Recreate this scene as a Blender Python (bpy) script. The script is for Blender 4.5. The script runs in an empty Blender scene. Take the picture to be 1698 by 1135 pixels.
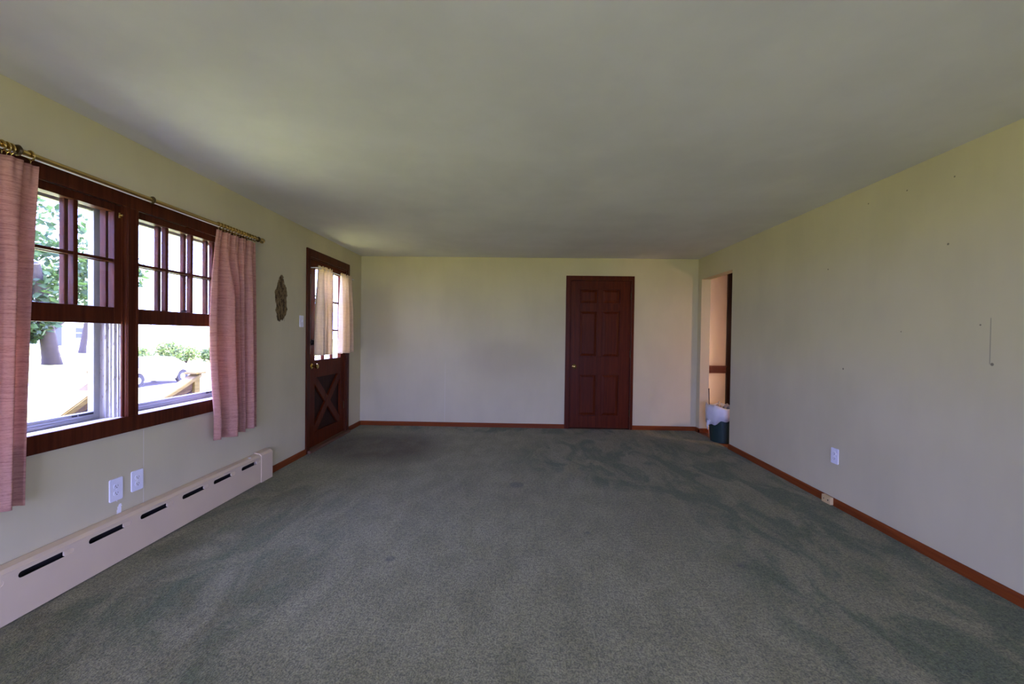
import bpy, bmesh, math, random
from mathutils import Vector, Matrix
random.seed(7)
sc = bpy.context.scene
COL = sc.collection

# ------------------------------------------------------------------ camera
F_PX, W_PX = 692.73, 1698.0
cam_data = bpy.data.cameras.new('camera')
cam_data.sensor_fit = 'HORIZONTAL'
cam_data.sensor_width = 36.0
cam_data.lens = F_PX / W_PX * 36.0
cam_data.clip_start = 0.02
cam_data.clip_end = 400
cam = bpy.data.objects.new('camera', cam_data)
COL.objects.link(cam)
r_ = Vector((0.99967883, 0.02141177, 0.0135562))
u_ = Vector((-0.01382666, 0.01253446, 0.99982584))
f_ = Vector((-0.02123812, 0.99969216, -0.01282649))
m_ = Matrix((r_, u_, -f_)).transposed().to_4x4()
m_.translation = Vector((0, 0, 1.26468))
cam.matrix_world = m_
sc.camera = cam

# ------------------------------------------------------------------ colour management, sky, sun
sc.view_settings.view_transform = 'Standard'
sc.view_settings.look = 'None'
sc.view_settings.gamma = 1
sc.view_settings.use_curve_mapping = False
sc.view_settings.exposure = 0.60
sc.cycles.use_denoising = True
sc.cycles.use_guiding = True
sc.cycles.max_bounces = 10
sc.cycles.diffuse_bounces = 7
sc.cycles.transparent_max_bounces = 16
sc.cycles.sample_clamp_indirect = 12

SKY = 16.5
SUN = 36.0
world = bpy.data.worlds.new('sky')
sc.world = world
world.use_nodes = True
wt = world.node_tree
wt.nodes.clear()
w_out = wt.nodes.new('ShaderNodeOutputWorld')
w_bg = wt.nodes.new('ShaderNodeBackground')
w_tc = wt.nodes.new('ShaderNodeTexCoord')
w_sep = wt.nodes.new('ShaderNodeSeparateXYZ')
w_ramp = wt.nodes.new('ShaderNodeValToRGB')
wt.links.new(w_tc.outputs['Generated'], w_sep.inputs[0])
wt.links.new(w_sep.outputs['Z'], w_ramp.inputs[0])
e = w_ramp.color_ramp.elements
e[0].position = 0.0
e[0].color = (0.38, 0.41, 1.0, 1)
e[1].position = 0.7
e[1].color = (0.33, 0.36, 1.0, 1)
wt.links.new(w_ramp.outputs[0], w_bg.inputs[0])
w_bg.inputs[1].default_value = SKY
wt.links.new(w_bg.outputs[0], w_out.inputs[0])

sun_d = bpy.data.lights.new('sun', 'SUN')
sun_d.energy = SUN
sun_d.angle = 0.01
sun_d.color = (1.0, 0.95, 0.86)
sun_o = bpy.data.objects.new('sun', sun_d)
COL.objects.link(sun_o)
sun_o.rotation_euler = Vector((-0.02, -0.50, -0.86)).to_track_quat('-Z', 'Y').to_euler()

# ------------------------------------------------------------------ room dimensions
XL, XR, D, H = -2.242, 2.425, 5.799, 2.36
YB = -2.9
TL = 0.175          # thickness of the window wall


# ------------------------------------------------------------------ node helpers
class NT:
    def __init__(self, name):
        self.m = bpy.data.materials.new(name)
        self.m.use_nodes = True
        self.t = self.m.node_tree
        self.b = self.t.nodes['Principled BSDF']
        self.out = self.t.nodes['Material Output']
        self._pos = None

    def n(self, typ, **kw):
        nd = self.t.nodes.new(typ)
        for k, v in kw.items():
            setattr(nd, k, v)
        return nd

    def set(self, sock, v):
        if hasattr(v, 'is_linked') or isinstance(v, bpy.types.NodeSocket):
            self.t.links.new(v, sock)
        else:
            sock.default_value = v

    def pos(self):
        if self._pos is None:
            self._pos = self.n('ShaderNodeNewGeometry').outputs['Position']
        return self._pos

    def math(self, op, a, b=0.0, c=None, clamp=False):
        nd = self.n('ShaderNodeMath', operation=op, use_clamp=clamp)
        self.set(nd.inputs[0], a)
        self.set(nd.inputs[1], b)
        if c is not None:
            self.set(nd.inputs[2], c)
        return nd.outputs[0]

    def scale(self, v, s, off=(0, 0, 0)):
        nd = self.n('ShaderNodeMapping')
        self.set(nd.inputs['Vector'], v)
        nd.inputs['Scale'].default_value = s
        nd.inputs['Location'].default_value = off
        return nd.outputs[0]

    def noise(self, v, sc_=1.0, detail=3, rough=0.55, dist=0.0):
        nd = self.n('ShaderNodeTexNoise')
        self.set(nd.inputs['Vector'], v)
        nd.inputs['Scale'].default_value = sc_
        nd.inputs['Detail'].default_value = detail
        nd.inputs['Roughness'].default_value = rough
        nd.inputs['Distortion'].default_value = dist
        return nd.outputs['Fac']

    def ramp(self, fac, lo, hi, a=0.0, b=1.0):
        nd = self.n('ShaderNodeMapRange', interpolation_type='SMOOTHSTEP')
        self.set(nd.inputs[0], fac)
        nd.inputs[1].default_value = lo
        nd.inputs[2].default_value = hi
        nd.inputs[3].default_value = a
        nd.inputs[4].default_value = b
        return nd.outputs[0]

    def mix(self, fac, a, b, mode='MIX'):
        nd = self.n('ShaderNodeMix', data_type='RGBA', blend_type=mode)
        self.set(nd.inputs[0], fac)
        self.set(nd.inputs[6], a if not isinstance(a, tuple) else (*a[:3], 1))
        self.set(nd.inputs[7], b if not isinstance(b, tuple) else (*b[:3], 1))
        return nd.outputs[2]

    def bump(self, h, strength=0.2, dist=0.01):
        nd = self.n('ShaderNodeBump')
        nd.inputs['Strength'].default_value = strength
        nd.inputs['Distance'].default_value = dist
        self.set(nd.inputs['Height'], h)
        self.t.links.new(nd.outputs[0], self.b.inputs['Normal'])

    def color(self, c):
        self.set(self.b.inputs['Base Color'], c if not isinstance(c, tuple) else (*c[:3], 1))

    def blob(self, c, r):
        """1 in the middle of an axis aligned ellipsoid at c with radii r, 0 at its rim"""
        v = self.n('ShaderNodeVectorMath', operation='SUBTRACT')
        self.set(v.inputs[0], self.pos())
        v.inputs[1].default_value = c
        w = self.n('ShaderNodeVectorMath', operation='DIVIDE')
        self.t.links.new(v.outputs[0], w.inputs[0])
        w.inputs[1].default_value = r
        l = self.n('ShaderNodeVectorMath', operation='LENGTH')
        self.t.links.new(w.outputs[0], l.inputs[0])
        return self.math('SUBTRACT', 1.0, l.outputs['Value'], clamp=True)


def flat(name, c, rough=0.5, metal=0.0, vary=0.06, vscale=6.0, bump=0.0, bscale=60.0, spec=0.5):
    k = NT(name)
    nz = k.noise(k.pos(), vscale, 3)
    lo = tuple(x * (1 - vary) for x in c)
    hi = tuple(min(1, x * (1 + vary)) for x in c)
    k.color(k.mix(nz, lo, hi))
    k.b.inputs['Roughness'].default_value = rough
    k.b.inputs['Metallic'].default_value = metal
    k.b.inputs['Specular IOR Level'].default_value = spec
    if bump:
        k.bump(k.noise(k.pos(), bscale, 3), bump, 0.002)
    return k.m


def wood(name, dark, light, axis=2, rough=0.35, sc_=14.0):
    k = NT(name)
    s = [sc_ * 3] * 3
    s[axis] = sc_ * 0.12
    g = k.noise(k.scale(k.pos(), tuple(s)), 1.0, 5, 0.6, 0.8)
    g2 = k.noise(k.scale(k.pos(), tuple(x * 0.25 for x in s)), 1.0, 2, 0.5)
    f = k.math('ADD', k.math('MULTIPLY', k.ramp(g, 0.3, 0.7), 0.6), k.math('MULTIPLY', g2, 0.4))
    k.color(k.mix(f, dark, light))
    k.b.inputs['Roughness'].default_value = rough
    k.b.inputs['Specular IOR Level'].default_value = 0.08
    k.bump(g, 0.08, 0.001)
    return k.m


def glass(name='window_glass'):
    k = NT(name)
    t = k.n('ShaderNodeBsdfTransparent')
    t.inputs[0].default_value = (0.97, 0.985, 0.98, 1)
    g = k.n('ShaderNodeBsdfGlossy')
    g.inputs['Roughness'].default_value = 0.02
    lw = k.n('ShaderNodeLayerWeight')
    lw.inputs[0].default_value = 0.5
    fac = k.math('ADD', 0.025, k.math('MULTIPLY', k.math('POWER', lw.outputs['Facing'], 5.0), 0.5))
    mx = k.n('ShaderNodeMixShader')
    k.t.links.new(fac, mx.inputs[0])
    k.t.links.new(t.outputs[0], mx.inputs[1])
    k.t.links.new(g.outputs[0], mx.inputs[2])
    k.t.links.new(mx.outputs[0], k.out.inputs[0])
    return k.m


def cloth(name, lo, hi, trans=0.35, streak=True, tcol=None):
    k = NT(name)
    v = k.pos()
    a = k.noise(k.scale(v, (9, 9, 170)), 1.0, 4, 0.65)
    b = k.noise(k.scale(v, (90, 90, 500)), 1.0, 2, 0.6)
    f = k.math('ADD', k.math('MULTIPLY', a, 0.65), k.math('MULTIPLY', b, 0.35))
    c = k.mix(k.ramp(f, 0.30, 0.60), lo, hi)
    k.color(c)
    k.b.inputs['Roughness'].default_value = 0.9
    k.b.inputs['Specular IOR Level'].default_value = 0.1
    k.bump(f, 0.15, 0.001)
    tr = k.n('ShaderNodeBsdfTranslucent')
    k.set(tr.inputs[0], c if tcol is None else (*tcol, 1))
    mx = k.n('ShaderNodeMixShader')
    mx.inputs[0].default_value = trans
    k.t.links.new(k.b.outputs[0], mx.inputs[1])
    k.t.links.new(tr.outputs[0], mx.inputs[2])
    k.t.links.new(mx.outputs[0], k.out.inputs[0])
    return k.m


# ------------------------------------------------------------------ materials
WALL_C = (0.578, 0.522, 0.325)


def wall_mat(name, extra=None, c=WALL_C):
    k = NT(name)
    n1 = k.noise(k.pos(), 1.3, 3, 0.5)
    n2 = k.noise(k.scale(k.pos(), (1, 1, 0.35)), 3.1, 4, 0.6)
    f = k.math('ADD', k.math('MULTIPLY', n1, 0.6), k.math('MULTIPLY', n2, 0.4))
    col = k.mix(k.ramp(f, 0.35, 0.65), tuple(x * 0.93 for x in c), tuple(min(1, x * 1.03) for x in c))
    if extra:
        col = extra(k, col)
    k.color(col)
    k.b.inputs['Roughness'].default_value = 0.75
    k.b.inputs['Specular IOR Level'].default_value = 0.2
    k.bump(k.noise(k.pos(), 220, 2), 0.05, 0.001)
    return k.m


def left_marks(k, col):
    # torn patch of wallboard paper between window and door
    b = k.blob((XL, 3.858, 1.575), (0.2, 0.115, 0.25))
    nz = k.noise(k.scale(k.pos(), (9, 9, 6)), 1.6, 4, 0.6)
    msk = k.ramp(k.math('ADD', b, k.math('MULTIPLY', k.math('SUBTRACT', nz, 0.5), 0.75)), 0.12, 0.18)
    msk = k.math('MULTIPLY', msk, k.ramp(b, 0.0, 0.06))
    fl = k.noise(k.scale(k.pos(), (1, 1, .7)), 24, 4, 0.7)
    patch = k.mix(k.ramp(fl, 0.44, 0.54), (0.060, 0.036, 0.013), (0.18, 0.122, 0.050))
    patch = k.mix(k.ramp(fl, 0.62, 0.70), patch, (0.40, 0.33, 0.20))
    col = k.mix(msk, col, patch)
    # taped seam below the window and a paint flake under the first outlet
    sep = k.n('ShaderNodeSeparateXYZ')
    k.t.links.new(k.pos(), sep.inputs[0])
    d = k.math('ABSOLUTE', k.math('SUBTRACT', sep.outputs['Y'], 2.437))
    line = k.math('MULTIPLY', k.ramp(d, 0.0, 0.004, 1, 0), k.ramp(sep.outputs['Z'], 0.69, 0.67))
    col = k.mix(k.math('MULTIPLY', line, 0.35), col, (0.9, 0.88, 0.84))
    fk = k.ramp(k.math('ADD', k.blob((XL, 2.285, 0.262), (0.1, 0.020, 0.045)),
                       k.math('MULTIPLY', k.math('SUBTRACT', k.noise(k.pos(), 45, 3), 0.5), 1.6)), 0.25, 0.32)
    fk = k.math('MULTIPLY', fk, k.ramp(k.blob((XL, 2.28, 0.268), (0.1, 0.035, 0.06)), 0.0, 0.1))
    col = k.mix(fk, col, (0.86, 0.85, 0.84))
    return col


def right_marks(k, col):
    for (y, z, r) in [(3.37, 1.832, .007), (2.997, 2.232, .006), (2.703, 2.222, .006), (2.413, 2.199, .006),
                      (2.439, 1.826, .008), (3.191, 1.056, .009), (2.26, 1.36, .006), (2.72, 1.33, .005),
                      (2.20, 1.155, .010)]:
        b = k.blob((XR, y, z), (.05, r, r))
        col = k.mix(k.ramp(b, 0.0, 0.4, 0, 0.75), col, (0.10, 0.08, 0.06))
    sep = k.n('ShaderNodeSeparateXYZ')
    k.t.links.new(k.pos(), sep.inputs[0])
    d = k.math('ABSOLUTE', k.math('SUBTRACT', sep.outputs['Y'], 2.211))
    line = k.math('MULTIPLY', k.ramp(d, 0.001, 0.004, 1, 0),
                  k.math('MULTIPLY', k.ramp(sep.outputs['Z'], 1.39, 1.40, 1, 0), k.ramp(sep.outputs['Z'], 1.15, 1.16)))
    return k.mix(k.math('MULTIPLY', line, 0.55), col, (0.16, 0.14, 0.12))


def back_marks(k, col):
    sep = k.n('ShaderNodeSeparateXYZ')
    k.t.links.new(k.pos(), sep.inputs[0])
    d = k.math('ABSOLUTE', k.math('SUBTRACT', sep.outputs['X'], -1.05))
    line = k.math('MULTIPLY', k.ramp(d, 0.0, 0.005, 1, 0), k.ramp(sep.outputs['Z'], 1.0, 0.8))
    col = k.mix(k.math('MULTIPLY', line, 0.18), col, (0.9, 0.88, 0.84))
    dark_blobs = k.math('MAXIMUM', k.blob((-0.25, D, 0.95), (0.75, 1, 0.38)), k.blob((-2.1, D, 1.45), (0.5, 1, 0.8)))  # two soft darker areas, mid wall and left corner
    return k.mix(k.math('MULTIPLY', k.ramp(dark_blobs, 0, 0.7), 0.30), col, (0.36, 0.31, 0.22))


M = {}
M['wall'] = wall_mat('painted_wall')
M['wall_left'] = wall_mat('painted_wall_with_torn_patch', left_marks)
M['wall_right'] = wall_mat('painted_wall_with_nail_holes', right_marks)
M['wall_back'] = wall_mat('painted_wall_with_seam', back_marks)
M['ceiling'] = wall_mat('ceiling_paint', c=(0.72, 0.71, 0.71))
M['siding'] = flat('exterior_siding', (0.7, 0.68, 0.64), 0.7)


def carpet_mat():
    k = NT('sage_carpet')
    p = k.pos()
    big = k.noise(k.scale(p, (1.0, 0.55, 1)), 1.5, 4, 0.6, 0.6)
    mid = k.noise(k.scale(p, (1.4, 0.8, 1)), 4.5, 4, 0.6, 0.4)
    fine = k.noise(p, 120, 2, 0.7)
    fine2 = k.noise(p, 48, 2, 0.6)
    base = k.mix(k.ramp(mid, 0.3, 0.7), (0.192, 0.186, 0.086), (0.248, 0.238, 0.120))
    green = (0.080, 0.108, 0.040)
    brown = (0.078, 0.060, 0.014)
    wand = k.noise(k.scale(p, (1.7, 0.75, 1)), 2.2, 5, 0.62, 1.2)
    worn = None
    for c, r in [((2.0, 2.9, 0), (1.1, 3.3, 1)), ((-1.95, 1.9, 0), (1.25, 2.4, 1)), ((1.2, 4.4, 0), (1.6, 1.2, 1)), ((0, 5.85, 0), (3.2, 0.55, 1))]:
        b = k.blob(c, r)
        worn = b if worn is None else k.math('MAXIMUM', worn, b)
    zone = k.ramp(k.math('ADD', worn, k.math('MULTIPLY', k.math('SUBTRACT', big, 0.5), 0.5)), 0.02, 0.45)
    wf = k.math('MULTIPLY', zone, k.ramp(k.math('ADD', k.math('MULTIPLY', wand, 0.7), k.math('MULTIPLY', mid, 0.3)), 0.42, 0.58))
    wf = k.math('ADD', k.math('MULTIPLY', wf, 0.78), k.math('MULTIPLY', k.ramp(big, 0.52, 0.75), 0.15), clamp=True)
    ol = k.math('MULTIPLY', k.ramp(k.blob((-1.75, 2.4, 0), (1.3, 2.0, 1)), 0, .5), k.ramp(mid, .35, .65))
    col = k.mix(wf, base, k.mix(ol, green, (0.140, 0.132, 0.050)))
    bf = k.math('MAXIMUM', k.blob((-1.6, 4.7, 0), (1.0, 0.9, 1)), k.math('MULTIPLY', k.blob((-0.1, 3.3, 0), (1.0, 0.6, 1)), 0.16))
    bf2 = k.math('MULTIPLY', k.blob((0.9, 3.0, 0), (1.2, 1.1, 1)), 0.16)
    bf = k.math('MAXIMUM', bf, bf2)
    col = k.mix(k.math('MULTIPLY', k.ramp(k.math('ADD', bf, k.math('MULTIPLY', k.math('SUBTRACT', big, 0.5), 0.4)), 0.0, 0.6), k.ramp(mid, 0.25, 0.65, 0.62, 0.92)), col, brown)
    # cracks and small dark spots in the pile
    sp = None
    for c, r in [((-0.72, 2.33, 0), .035), ((-.02, 3.55, 0), .08), ((0.45, 2.7, 0), .02), ((1.25, 2.35, 0), .03)]:
        b = k.ramp(k.blob(c, (r, r * 1.2, 1)), 0, .5)
        sp = b if sp is None else k.math('MAXIMUM', sp, b)
    col = k.mix(k.math('MULTIPLY', sp, 0.45), col, (0.05, 0.05, 0.04))
    f = k.math('ADD', k.math('MULTIPLY', fine, 0.65), k.math('MULTIPLY', fine2, 0.35))
    g = k.ramp(f, 0.36, 0.64, 0.58, 1.40)
    cc = k.n('ShaderNodeVectorMath', operation='SCALE')
    k.set(cc.inputs[0], col)
    k.set(cc.inputs['Scale'], g)
    k.color(cc.outputs[0])
    k.b.inputs['Roughness'].default_value = 0.95
    k.b.inputs['Specular IOR Level'].default_value = 0.05
    k.b.inputs['Sheen Weight'].default_value = 0.15
    k.bump(f, 0.9, 0.012)
    return k.m


M['carpet'] = carpet_mat()
M['wood_z'] = wood('dark_stained_wood_upright', (0.034, 0.008, 0.0035), (0.095, 0.023, 0.008), 2)
M['wood_y'] = wood('dark_stained_wood_lengthwise', (0.034, 0.008, 0.0035), (0.095, 0.023, 0.008), 1)
M['wood_x'] = wood('dark_stained_wood_crosswise', (0.034, 0.008, 0.0035), (0.095, 0.023, 0.008), 0)
M['door_z'] = wood('mahogany_door_upright', (0.046, 0.0085, 0.0022), (0.115, 0.021, 0.005), 2, 0.4)
M['door_x'] = wood('mahogany_door_crosswise', (0.046, 0.0085, 0.0022), (0.115, 0.021, 0.005), 0, 0.4)
M['door_y'] = wood('mahogany_door_lengthwise', (0.046, 0.0085, 0.0022), (0.115, 0.021, 0.005), 1, 0.4)
M['panel_shaded'] = wood('shade_tinted_panel_wood', (0.016, 0.0055, 0.003), (0.040, 0.013, 0.006), 2, 0.5)  # recess shade behind the crossbuck is put into this colour
M['base_y'] = wood('orange_brown_baseboard_lengthwise', (0.135, 0.031, 0.007), (0.235, 0.058, 0.013), 1, 0.4)
M['base_x'] = wood('orange_brown_baseboard_crosswise', (0.135, 0.031, 0.007), (0.235, 0.058, 0.013), 0, 0.4)
M['threshold'] = wood('worn_oak_threshold', (0.10, 0.050, 0.025), (0.22, 0.12, 0.065), 1, 0.6)
M['kitchen_floor'] = wood('kitchen_wood_floor', (0.15, 0.055, 0.022), (0.27, 0.11, 0.045), 1, 0.4)
M['brass'] = flat('aged_brass', (0.60, 0.44, 0.15), 0.22, 1.0, 0.15, 30)
M['brass_dark'] = flat('dark_tarnished_brass', (0.09, 0.065, 0.03), 0.4, 1.0, 0.15, 30)
M['dark_bronze'] = flat('dark_bronze', (0.02, 0.016, 0.012), 0.4, 0.7)
M['white_plastic'] = flat('white_plastic', (0.80, 0.80, 0.82), 0.35)
M['slot'] = flat('dark_slot', (0.02, 0.02, 0.02), 0.8)
M['cream_plastic'] = flat('cream_plastic', (0.64, 0.47, 0.21), 0.4)
M['heater'] = flat('beige_enamel', (0.68, 0.54, 0.34), 0.45, 0, 0.05, 5)
M['heater_dark'] = flat('dark_heater_fins', (0.03, 0.027, 0.026), 0.7)
M['sill'] = flat('white_sill_paint', (0.80, 0.79, 0.77), 0.5)


def weathered():
    k = NT('weathered_white_jamb_paint')
    n1 = k.noise(k.scale(k.pos(), (60, 60, 3)), 1.0, 4, 0.6)
    n2 = k.noise(k.scale(k.pos(), (30, 30, 14)), 1.6, 4, 0.7)
    c = k.mix(k.ramp(n1, 0.35, 0.65), (0.34, 0.32, 0.27), (0.52, 0.49, 0.42))
    c = k.mix(k.math('MULTIPLY', k.ramp(n2, 0.56, 0.68), 0.8), c, (0.12, 0.075, 0.04))
    k.color(c)
    k.b.inputs['Roughness'].default_value = 0.7
    return k.m


M['jamb'] = weathered()
M['aluminium'] = flat('oxidised_aluminium', (0.36, 0.36, 0.33), 0.5, 0.35, 0.1, 10)
M['glass'] = glass()
M['pink'] = cloth('pink_slub_linen', (0.36, 0.160, 0.120), (0.60, 0.33, 0.24), 0.28)
M['cream_cloth'] = cloth('cream_cotton_voile', (0.66, 0.54, 0.36), (0.80, 0.68, 0.48), 0.55)
M['bin'] = flat('dark_green_plastic', (0.010, 0.030, 0.022), 0.45)
M['bag'] = flat('white_bin_liner', (0.60, 0.59, 0.56), 0.4, 0, 0.1, 20)
M['paper'] = flat('crumpled_brown_paper', (0.30, 0.22, 0.14), 0.8, 0, 0.4, 25)
M['can'] = flat('crumpled_grey_packaging', (0.25, 0.25, 0.24), 0.5, 0, 0.4, 25)
M['dark_stick'] = flat('dark_brown_stick', (0.04, 0.02, 0.012), 0.5)
M['black_door'] = wood('near_black_stained_casing', (0.010, 0.005, 0.004), (0.022, 0.010, 0.007), 2, 0.4)
M['rail_hall'] = wood('red_brown_chair_rail', (0.055, 0.017, 0.012), (0.12, 0.04, 0.028), 0, 0.4)
M['kitchen_wall'] = wall_mat('kitchen_wall_paint', c=(0.44, 0.31, 0.235))


def lawn():
    k = NT('lawn')
    a = k.noise(k.pos(), 0.35, 4, 0.6)
    b = k.noise(k.pos(), 9.0, 3, 0.6)
    c = k.mix(k.ramp(a, 0.3, 0.7), (0.27, 0.285, 0.080), (0.35, 0.34, 0.115))
    c = k.mix(k.math('MULTIPLY', b, 0.4), c, (0.38, 0.37, 0.10))
    k.color(c)
    k.b.inputs['Roughness'].default_value = 0.9
    k.b.inputs['Specular IOR Level'].default_value = 0.1
    k.bump(b, 0.4, 0.05)
    return k.m


M['lawn'] = lawn()
M['asphalt'] = flat('sun_bleached_asphalt', (0.30, 0.29, 0.29), 0.9, 0, 0.1, 8)
M['added_patio'] = flat('added_dark_paving', (0.045, 0.045, 0.045), 0.9, 0, 0.3, 4)
M['kerb'] = flat('kerb_concrete', (0.42, 0.42, 0.38), 0.9)
M['bark'] = flat('tree_bark', (0.050, 0.037, 0.035), 0.9, 0, 0.4, 6)
M['weathered_wood'] = wood('weathered_yellow_timber', (0.11, 0.078, 0.032), (0.19, 0.14, 0.062), 1, 0.8)
M['panel_wood'] = wood('weathered_brown_panel', (0.045, 0.028, 0.022), (0.10, 0.065, 0.05), 1, 0.8)
M['house_wall'] = flat('white_house_siding', (0.8, 0.8, 0.8), 0.7)
M['house_roof'] = flat('grey_roof_shingles', (0.20, 0.20, 0.21), 0.9, 0, 0.2, 3)
M['house_glass'] = flat('dark_far_window', (0.03, 0.035, 0.05), 0.3)
M['car_paint'] = flat('silver_car_paint', (0.62, 0.58, 0.64), 0.25, 0.2, 0.02)
M['car_glass'] = flat('car_window', (0.06, 0.06, 0.07), 0.1)
M['tyre'] = flat('tyre_rubber', (0.02, 0.02, 0.02), 0.8)
M['hub'] = flat('wheel_alloy', (0.55, 0.55, 0.57), 0.3, 0.6)


def leaf(name, lo, hi):
    k = NT(name)
    c = k.mix(k.ramp(k.noise(k.pos(), 1.6, 3), 0.35, 0.65), lo, hi)
    k.color(c)
    k.b.inputs['Roughness'].default_value = 0.6
    tr = k.n('ShaderNodeBsdfTranslucent')
    k.set(tr.inputs[0], c)
    mx = k.n('ShaderNodeMixShader')
    mx.inputs[0].default_value = 0.35
    k.t.links.new(k.b.outputs[0], mx.inputs[1])
    k.t.links.new(tr.outputs[0], mx.inputs[2])
    k.t.links.new(mx.outputs[0], k.out.inputs[0])
    return k.m


M['leaf'] = leaf('tree_leaves', (0.02, 0.048, 0.012), (0.07, 0.125, 0.04))
M['leaf_pale'] = leaf('shrub_leaves', (0.05, 0.09, 0.022), (0.14, 0.20, 0.055))


# ------------------------------------------------------------------ geometry helpers
def box(bm, x0, x1, y0, y1, z0, z1, bevel=0.0):
    g = bmesh.ops.create_cube(bm, size=1.0)
    for v in g['verts']:
        v.co = Vector((x0 if v.co.x < 0 else x1, y0 if v.co.y < 0 else y1, z0 if v.co.z < 0 else z1))
    if bevel:
        es = list({e for v in g['verts'] for e in v.link_edges})
        bmesh.ops.bevel(bm, geom=es, offset=bevel, segments=2, affect='EDGES', profile=0.6)
    return g['verts']


def lathe(bm, prof, origin, axis, n=24):
    """prof: list of (radius, distance along axis)"""
    axis = Vector(axis).normalized()
    t = Vector((0, 0, 1)) if abs(axis.z) < 0.9 else Vector((1, 0, 0))
    a = axis.cross(t).normalized()
    b = axis.cross(a)
    o = Vector(origin)
    rings = []
    for (r, h) in prof:
        rings.append([bm.verts.new(o + axis * h + (a * math.cos(i * 2 * math.pi / n) + b * math.sin(i * 2 * math.pi / n)) * max(r, 1e-5))
                      for i in range(n)])
    for p, q in zip(rings, rings[1:]):
        for i in range(n):
            bm.faces.new((p[i], p[(i + 1) % n], q[(i + 1) % n], q[i]))
    bm.faces.new(rings[0][::-1])
    bm.faces.new(rings[-1])


def tube(bm, pts, radii, n=10):
    pts = [Vector(p) for p in pts]
    if not isinstance(radii, (list, tuple)):
        radii = [radii] * len(pts)
    rings = []
    for i, p in enumerate(pts):
        d = (pts[min(i + 1, len(pts) - 1)] - pts[max(i - 1, 0)]).normalized()
        t = Vector((0, 0, 1)) if abs(d.z) < 0.9 else Vector((1, 0, 0))
        a = d.cross(t).normalized()
        b = d.cross(a)
        rings.append([bm.verts.new(p + (a * math.cos(k * 2 * math.pi / n) + b * math.sin(k * 2 * math.pi / n)) * radii[i]) for k in range(n)])
    for p, q in zip(rings, rings[1:]):
        for i in range(n):
            bm.faces.new((p[i], p[(i + 1) % n], q[(i + 1) % n], q[i]))
    bm.faces.new(rings[0][::-1])
    bm.faces.new(rings[-1])


def torus(bm, c, axis, R, r, n=20, k=8):
    axis = Vector(axis).normalized()
    t = Vector((0, 0, 1)) if abs(axis.z) < 0.9 else Vector((1, 0, 0))
    a = axis.cross(t).normalized()
    b = axis.cross(a)
    rings = []
    for i in range(n):
        th = i * 2 * math.pi / n
        d = a * math.cos(th) + b * math.sin(th)
        rings.append([bm.verts.new(Vector(c) + d * (R + r * math.cos(j * 2 * math.pi / k)) + axis * r * math.sin(j * 2 * math.pi / k)) for j in range(k)])
    for i in range(n):
        p, q = rings[i], rings[(i + 1) % n]
        for j in range(k):
            bm.faces.new((p[j], p[(j + 1) % k], q[(j + 1) % k], q[j]))


def prism(bm, poly, axis, lo, hi, bevel=0.0):
    """polygon in the plane across axis (order of the two other axes kept), pushed from lo to hi"""
    def co(p, h):
        if axis == 0:
            return Vector((h, p[0], p[1]))
        if axis == 1:
            return Vector((p[0], h, p[1]))
        return Vector((p[0], p[1], h))
    a = [bm.verts.new(co(p, lo)) for p in poly]
    b = [bm.verts.new(co(p, hi)) for p in poly]
    n = len(poly)
    fs = [bm.faces.new(a[::-1]), bm.faces.new(b)]
    for i in range(n):
        fs.append(bm.faces.new((a[i], a[(i + 1) % n], b[(i + 1) % n], b[i])))
    if bevel:
        es = list({e for f in fs[:2] for e in f.edges})
        bmesh.ops.bevel(bm, geom=es, offset=bevel, segments=2, affect='EDGES')


WORLD = {}


def wloc(o):
    return WORLD.get(o.name, Vector((0, 0, 0)))


def obj(name, bm, mat, parent=None, smooth=False, label=None, origin=None, sharp=40):
    bmesh.ops.recalc_face_normals(bm, faces=bm.faces[:])
    me = bpy.data.meshes.new(name)
    if origin is None:
        if parent is not None:
            origin = wloc(parent)
        else:
            xs = [v.co.x for v in bm.verts]
            ys = [v.co.y for v in bm.verts]
            zs = [v.co.z for v in bm.verts]
            origin = Vector(((min(xs) + max(xs)) / 2, (min(ys) + max(ys)) / 2, min(zs)))
    for v in bm.verts:
        v.co -= origin
    bm.to_mesh(me)
    bm.free()
    me.materials.append(mat)
    if smooth:
        me.shade_smooth()
        try:
            me.set_sharp_from_angle(angle=math.radians(sharp))
        except Exception:
            pass
    o = bpy.data.objects.new(name, me)
    COL.objects.link(o)
    if parent is not None:
        o.parent = parent
        o.location = origin - wloc(parent)
    else:
        o.location = origin
    WORLD[o.name] = Vector(origin)
    if label:
        o['label'] = label
    return o


def thing(name, label, cat, loc, group=None, kind=None):
    o = bpy.data.objects.new(name, None)
    o.empty_display_size = 0.1
    COL.objects.link(o)
    o.location = loc
    WORLD[o.name] = Vector(loc)
    tag(o, label, cat, group, kind)
    return o


def tag(o, label, cat, group=None, kind=None):
    o['label'] = label
    o['category'] = cat
    if group:
        o['group'] = group
    if kind:
        o['kind'] = kind
    return o


def nb():
    return bmesh.new()


def boxes(lst, bevel=0.0):
    bm = nb()
    for b in lst:
        box(bm, *b, bevel=bevel)
    return bm


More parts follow.
